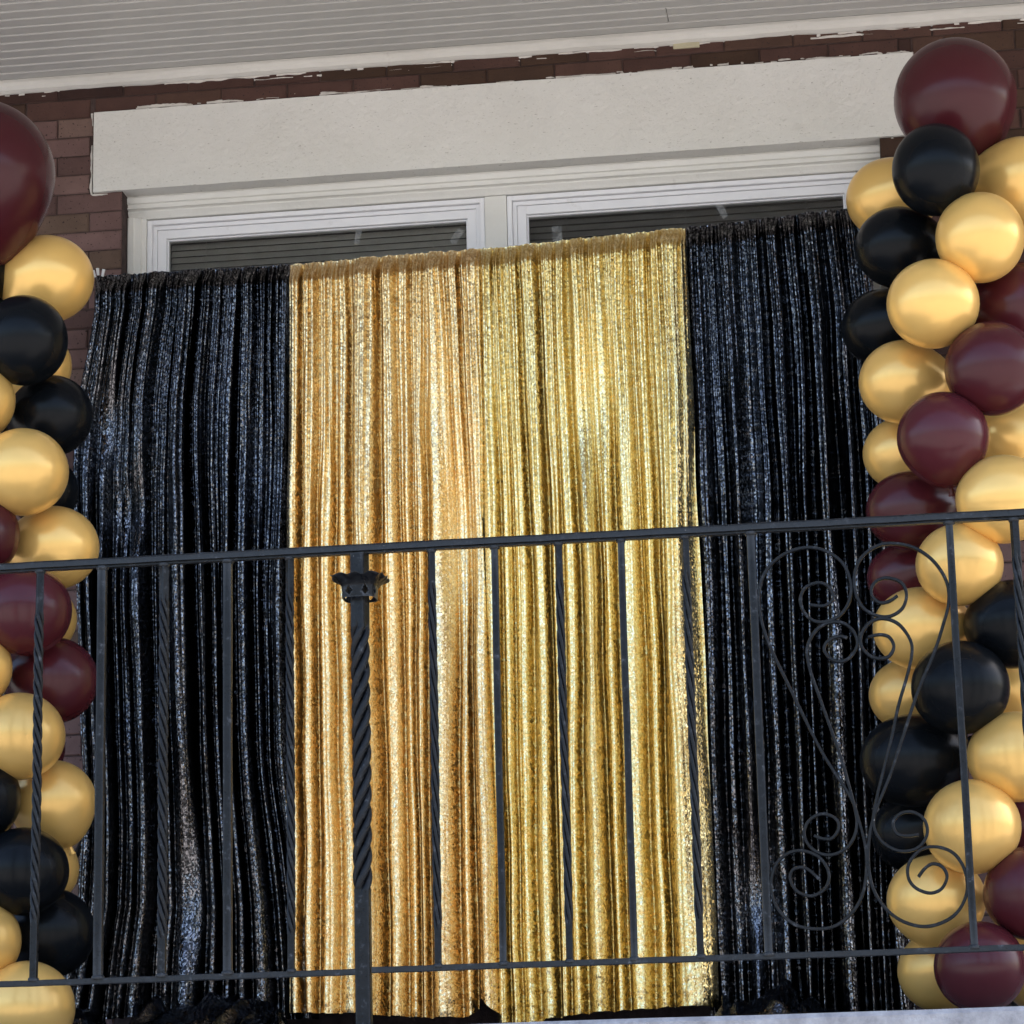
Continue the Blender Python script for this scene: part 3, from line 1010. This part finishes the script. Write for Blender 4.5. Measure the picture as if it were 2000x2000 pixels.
def balloon(px, py, rx, ry, c, Y, core_at, root):
    P = Vector(at(px, py, Y))
    core = core_at(P.z)
    dist = (P-Vector(CAM)).length
    sx, sz = rx*dist/FPX, ry*dist/FPX
    sy = (sx+sz)/2*0.97
    a = Vector((core.x, core.y, P.z+0.02))-P
    a.z += random.uniform(-0.04, 0.04)
    a = a.normalized() if (a.length > 0.10 and rx < 110) else Vector((0.1, 0.35, -0.9)).normalized()      # neck side
    if (px, py) in ((1842, 855), (103, 1567)):
        a = Vector((0.10 if px > 900 else 0.3, 0.3, -0.95)).normalized()
    nm, mt, lab = BM[c]
    t = a.orthogonal().normalized()
    w_ = a.cross(t)
    egg = random.uniform(0.08, 0.24)
    nseg, nr = 44, 30
    verts, faces = [], []
    for i in range(nr+1):
        th = math.pi*i/nr
        ca, sa = math.cos(th), math.sin(th)
        # latitude profile: round crown, gently drawn in to the neck
        al = ca if ca < 0 else ca*(1+egg*ca**3)
        rad = sa*(1-0.05*max(0, ca)**1.5)
        for j in range(nseg):
            ph = 2*math.pi*j/nseg
            q = a*al + t*(rad*math.cos(ph)) + w_*(rad*math.sin(ph))
            verts.append((P.x+q.x*sx, P.y+q.y*sy, P.z+q.z*sz))
    for i in range(nr):
        for j in range(nseg):
            b = i*nseg+j
            e = i*nseg+(j+1) % nseg
            faces.append((b, b+nseg, e+nseg, e))
    o = obj(nm, verts, faces, mt, root, True)
    o['label'] = lab
    k = MB()
    tip = P+Vector((a.x*sx, a.y*sy, a.z*sz))*(1+egg)
    rings = []
    for s_, r_ in ((-0.012, 0.010), (0.0, 0.0055), (0.006, 0.008), (0.011, 0.0065), (0.02, 0.011), (0.022, 0.010)):
        cc = tip+a*s_
        rings.append([cc+(t*math.cos(2*math.pi*j/10)+w_*math.sin(2*math.pi*j/10))*r_ for j in range(10)])
    k.sweep(rings)
    kn = k.build('knot', mt, None, True)
    kn.parent = o
    kn.matrix_parent_inverse = Matrix.Translation(-parent_world(o))
    return o

def column(lst, cpx, tpx, label):
    base = at(cpx, 1950, -0.64)
    root = empty('balloon_column', (base[0], -0.64, Z_DECK))
    tag(root, label, 'balloon column', 'balloon columns at both ends of the curtains')
    tp = at(tpx[0], tpx[1], -0.64)
    core_at = lambda z_: Vector((base[0]+(tp[0]-base[0])*(z_-base[2])/(tp[2]-base[2]), -0.64, 0))
    top = max(at(q[0], q[1], q[5])[2] for q in lst)-0.15
    p_ = MB()
    p_.tube((base[0], -0.64, Z_DECK+0.015), (core_at(top).x, -0.64, top), 0.012)
    p_.build('pole', BLACKM, root, True)
    b_ = MB()
    n = 28
    rings = []
    for r_, z_ in ((0.16, 0.0005), (0.16, 0.014), (0.15, 0.018), (0.02, 0.022)):
        rings.append([(base[0]+math.cos(2*math.pi*j/n)*r_, -0.64+math.sin(2*math.pi*j/n)*r_, Z_DECK+z_) for j in range(n)])
    b_.sweep(rings)
    b_.build('base_plate', BLACKM, root)
    for q in lst:
        balloon(*q, core_at, root)
column(LEFT, 20, (5, 500), 'column of gold, black and burgundy balloons at the left, cut by the photo edge')
column(RIGHT, 1888, (1866, 196), 'column of gold, black and burgundy balloons at the right behind the scrollwork')

# ------------------------------------------------------------------ wrought iron railing
rail = empty('balcony_railing', (at(711, 2000, Y_RAIL)[0], Y_RAIL, Z_DECK))
tag(rail, 'black wrought iron balcony railing with twisted bars and a scroll panel', 'railing')
ZT = at(1000, 1057, Y_RAIL)[2]       # mid of top rail
ZB = at(1000, 1888, Y_RAIL)[2]       # mid of bottom rail
def wob_bar(name, x0, x1, zc, hy, hz, seed, cap=False):
    b = MB()
    rings = []
    for x in np.linspace(x0, x1, 150):
        e = 0.0010*n1(x*8, seed)+0.0007*n1(x*31, seed+1)
        if cap:
            pr = [(-hy, -hz*0.55), (-hy*0.8, -hz*0.62), (-hy*0.55, -hz*0.62), (-hy*0.55, -hz), (hy*0.55, -hz), (hy*0.55, -hz*0.62), (hy, -hz*0.55), (hy, hz*0.45), (hy*0.75, hz*0.85), (hy*0.3, hz), (-hy*0.3, hz), (-hy*0.75, hz*0.85), (-hy, hz*0.45)]
        else:
            pr = [(-hy, -hz*0.8), (-hy*0.8, -hz), (hy*0.8, -hz), (hy, -hz*0.8), (hy, hz*0.8), (hy*0.8, hz), (-hy*0.8, hz), (-hy, hz*0.8)]
        rings.append([(x, Y_RAIL+p_, zc+q_+e) for p_, q_ in pr])
    b.sweep(rings)
    return b.build(name, IRON, rail)
RX0, RX1 = at(-260, 1100, Y_RAIL)[0], at(2260, 1000, Y_RAIL)[0]
wob_bar('top_rail', RX0, RX1, ZT, 0.019, 0.0135, 51, True)
PXm = (at(703, 1090, Y_RAIL)[0]+at(711, 1990, Y_RAIL)[0])/2
wob_bar('bottom_rail', RX0, PXm-0.0215, ZB, 0.0075, 0.0080, 53)
wob_bar('bottom_rail', PXm+0.0215, RX1, ZB+0.0035, 0.0075, 0.0080, 57)

def square_bar(name, x, z0, z1, half, tw=None, pitch=0.2, hand=-1, seed=0, yaw=0.0, par=None, lobes=1.14):
    """square bar, twisted between tw=(za, zb)"""
    b = MB()
    nz = max(2, int((z1-z0)/0.006)) if tw else 12
    rings = []
    for i in range(nz+1):
        z = z0+(z1-z0)*i/nz
        a = yaw
        k = 0.0
        if tw:
            za, zb = tw
            q = min(max(z, za), zb)
            a += hand*2*math.pi*(q-za)/pitch
            k = smooth(np.array(z), za-0.02, za+0.03)*smooth(np.array(-z), -zb-0.02, -zb+0.03)
        lean = 0.0015*n1(z*3, seed)
        ring = []
        # square section with eased corners, turning into four rounded strands where the bar is twisted
        ns = 32 if tw else 16
        for c in range(ns):
            th = 2*math.pi*c/ns
            sq = 1.0/max(abs(math.cos(th)), abs(math.sin(th)))
            sq = min(sq, 1.30)
            lobe = lobes*(0.50+0.66*abs(math.sin(2*th))**0.60)
            rr_ = half*((1-float(k))*sq+float(k)*lobe)
            ring.append((x+lean+rr_*math.cos(th+a), Y_RAIL+rr_*math.sin(th+a), z))
        rings.append(ring)
    b.sweep(rings)
    return b.build(name, IRON, par or rail)

zt_, zb_ = ZT-0.0125, ZB+0.0065
def bx(pt, yt, pb, yb_):
    return (at(pt, yt, Y_RAIL)[0]+at(pb, yb_, Y_RAIL)[0])/2
BARS = [(-42, 1118, -60, 1920, 'p', 0.012), (80, 1115, 64, 1915, 't', 0.0100), (201, 1110, 191, 1905, 'p', 0.0120), (322, 1100, 315, 1900, 't', 0.0105),
        (448, 1095, 442, 1893, 'p', 0.0115), (568, 1088, 567, 1885, 't', 0.0090), (845, 1075, 853, 1873, 't', 0.0088), (968, 1068, 981, 1868, 'p', 0.0095),
        (1092, 1060, 1111, 1860, 't', 0.0088), (1213, 1055, 1238, 1855, 'p', 0.0090), (1338, 1048, 1367, 1850, 't', 0.0090), (1467, 1040, 1500, 1845, 'p', 0.0110),
        (1852, 1020, 1904, 1840, 'p', 0.0098), (1979, 1012, 2035, 1838, 't', 0.0098), (2105, 1006, 2165, 1832, 'p', 0.0098)]
barx = {}
for i, (pt, yt, pb, yb_, kd, hf) in enumerate(BARS):
    x = bx(pt, yt, pb, yb_)
    barx[pt] = x
    if kd == 'p':
        square_bar('baluster', x, zb_, zt_, hf, None, seed=60+i, yaw=0.0)
    else:
        za = zb_+(0.10 if pt > 300 else 0.16)
        zc = zt_-(0.10 if pt > 300 else 0.12)
        o = square_bar('twisted_baluster', x, zb_, zt_, hf, (za, zc), pitch=(0.18 if pt < 600 else 0.29), hand=-1, seed=60+i, lobes=1.16)
    # weld fillets
    rr = random.Random(i)
    for zc_, sg in ((zb_, 1), (zt_, -1)):
        rings = []
        for dz, k in ((-0.002, 1.25), (0.004, 1.15), (0.008, 1.02)):
            rings.append([(x+math.cos(t)*hf*k*1.28+rr.uniform(-.001, .001), Y_RAIL+math.sin(t)*hf*k*1.28, zc_+sg*dz) for t in np.linspace(0, 2*math.pi, 12, endpoint=False)])
        if sg < 0:
            rings = rings[::-1]
        MB().sweep(rings).build('weld', IRON, rail, True)

# newel post with its rope-twisted shaft and flared leaf collar
post = square_bar('newel_post', PXm, Z_DECK+0.001, ZT-0.0127, 0.0205, (at(708, 1738, Y_RAIL)[2], at(704, 1225, Y_RAIL)[2]), pitch=0.222, hand=1, seed=90, lobes=1.10)
zc0, zc1 = at(704, 1171, Y_RAIL)[2], at(704, 1129, Y_RAIL)[2]
co = MB()
NA, NV = 96, 18
def collar_pt(ia, v, inset):
    """rounded-square cup: low band, then a ruffled lip flaring out to four points"""
    th = 2*math.pi*ia/NA + 0.08
    k = 4.0
    sq = (abs(math.cos(th))**k+abs(math.sin(th))**k)**(-1/k)
    rad = 0.0455 + 0.003*v + 0.033*max(0.0, v-0.50)**1.4*2.1
    ruff = max(0.0, v-0.7)/0.3
    rad *= 1+0.05*ruff*math.cos(8*th+0.6)
    zz_ = zc0+(zc1-zc0)*v*1.06 - 0.007*ruff*(0.5-0.5*math.cos(12*th)) 
    rr_ = (rad-inset)*sq
    return (PXm+rr_*math.cos(th), Y_RAIL+rr_*math.sin(th), zz_)
def collar_hole(ia, iv):
    th = (2*math.pi*(ia+0.5)/NA+0.08) % (math.pi/2)
    u = math.tan(th-math.pi/4) if False else (th/(math.pi/2)-0.5)*2          # -1..1 around each corner
    v = (iv+0.5)/NV
    for cu in (-0.42, 0.42):
        dv = v-0.13
        wd_ = 0.0
        if 0 < dv < 0.14:
            wd_ = 0.26*math.sqrt(max(0, dv/0.14))
        elif 0.14 <= dv < 0.42:
            wd_ = 0.26*(1-(dv-0.14)/0.28)
        if abs(u-cu) < wd_:
            return True
    return False
fv = [collar_pt(i, j/NV, 0.0) for j in range(NV+1) for i in range(NA)]
bv = [collar_pt(i, j/NV, 0.0024) for j in range(NV+1) for i in range(NA)]
nb = len(fv)
cells = {(i, j) for i in range(NA) for j in range(NV) if not collar_hole(i, j)}
faces = []
for (i, j) in cells:
    i2 = (i+1) % NA
    q = (j*NA+i, j*NA+i2, (j+1)*NA+i2, (j+1)*NA+i)
    faces.append(q)
    faces.append(tuple(nb+k for k in reversed(q)))
    for (di, dj, e0, e1) in ((-1, 0, 3, 0), (1, 0, 1, 2), (0, -1, 0, 1), (0, 1, 2, 3)):
        if ((i+di) % NA, j+dj) not in cells:
            faces.append((q[e1], q[e0], nb+q[e0], nb+q[e1]))
co.add(fv+bv, faces)
col_o = co.build('collar', IRON, None)
col_o.parent = post
col_o.matrix_parent_inverse = Matrix.Translation(-parent_world(post))

# scroll panel, traced flat bars bent in the railing's plane
def sp(pts):
    return [(1450+x/2.147, 1000+y/2.147) for x, y in pts]
LO = [(285,390),(345,393),(382,360),(360,312),(315,297),(262,320),(243,375),(270,435),(325,462),(400,440),(445,380),(455,300),(420,215),(345,162),(260,150),(170,180),(100,245),(70,330),(75,430),(110,550),(200,740),(330,1000),(450,1190),(487,1290),(515,1400),(520,1500),(505,1600),(460,1680),(390,1735),(310,1748),(220,1730),(150,1665),(120,1580),(135,1490),(185,1435),(250,1420),(325,1450),(363,1520),(345,1580),(290,1610),(230,1590),(200,1540),(212,1500),(255,1490),(290,1510),(322,1540)]
LI = [(440,527),(400,522),(355,545),(343,580),(370,615),(415,627),(455,605),(482,555),(465,500),(420,465),(360,465),(305,500),(272,570),(280,650),(310,740),(360,880),(410,1020),(450,1160),(475,1260),(478,1330),(450,1395),(400,1430),(345,1437),(290,1410),(260,1360),(268,1310),(305,1275),(350,1267),(395,1290),(403,1330),(375,1368),(340,1370),(300,1358)]
RI = [(528,525),(575,515),(615,525),(635,565),(615,605),(575,615),(530,600),(497,555),(505,500),(545,458),(600,448),(660,475),(705,540),(710,600),(690,690),(655,810),(625,950),(590,1090),(557,1230),(550,1310),(575,1370),(625,1410),(680,1423),(740,1405),(775,1350),(765,1295),(725,1262),(675,1260),(640,1285),(632,1315),(650,1350),(690,1358),(740,1353)]
RO = [(650,352),(615,375),(575,380),(543,350),(545,310),(575,283),(620,278),(670,300),(688,350),(670,405),(620,437),(565,435),(510,405),(475,340),(470,260),(500,190),(560,145),(630,132),(720,150),(800,205),(855,290),(865,380),(840,480),(800,600),(740,740),(680,920),(620,1100),(560,1250),(533,1360),(528,1470),(545,1570),(590,1650),(660,1710),(750,1738),(830,1725),(900,1680),(940,1600),(935,1510),(890,1435),(820,1405),(750,1415),(700,1470),(695,1530),(725,1575),(785,1598),(835,1580),(858,1530),(840,1490),(800,1475),(765,1495),(738,1530)]
def catmull(P, n=7):
    P = [np.array(p, float) for p in P]
    P = [2*P[0]-P[1]]+P+[2*P[-1]-P[-2]]
    out = []
    for i in range(1, len(P)-2):
        for k in range(n):
            t = k/n
            out.append(0.5*((2*P[i])+(-P[i-1]+P[i+1])*t+(2*P[i-1]-5*P[i]+4*P[i+1]-P[i+2])*t*t+(-P[i-1]+3*P[i]-3*P[i+1]+P[i+2])*t**3))
    out.append(P[-2])
    return out
panel = empty('scroll_panel', (0, 0, 0))
panel.parent = rail
panel.matrix_parent_inverse = Matrix.Translation(-parent_world(rail))
def scroll(pts, dy, seed):
    path = [at(px, py, Y_RAIL) for px, py in catmull(sp(pts))]
    b = MB()
    rings = []
    hw, hd = 0.0042, 0.0062
    for i, p_ in enumerate(path):
        a_, c_ = path[max(0, i-1)], path[min(len(path)-1, i+1)]
        tg = np.array([c_[0]-a_[0], 0, c_[2]-a_[2]])
        tg /= np.linalg.norm(tg)
        nr = np.array([-tg[2], 0, tg[0]])
        e = 1+0.08*n1(i*0.3, seed)
        yy = np.array([0, 1.0, 0])
        p2 = np.array([p_[0], Y_RAIL+dy, p_[2]])
        rings.append([p2+nr*hw*e*s0+yy*hd*s1 for s0, s1 in ((-0.7, -1), (0.7, -1), (1, -0.7), (1, 0.7), (0.7, 1), (-0.7, 1), (-1, 0.7), (-1, -0.7))])
    b.sweep(rings)
    b.build('scroll', IRON, panel)
scroll(LO, 0.0, 71)
scroll(LI, 0.0008, 72)
scroll(RI, -0.0008, 73)
scroll(RO, 0.0004, 74)
print('single bricks', nbrick[0])
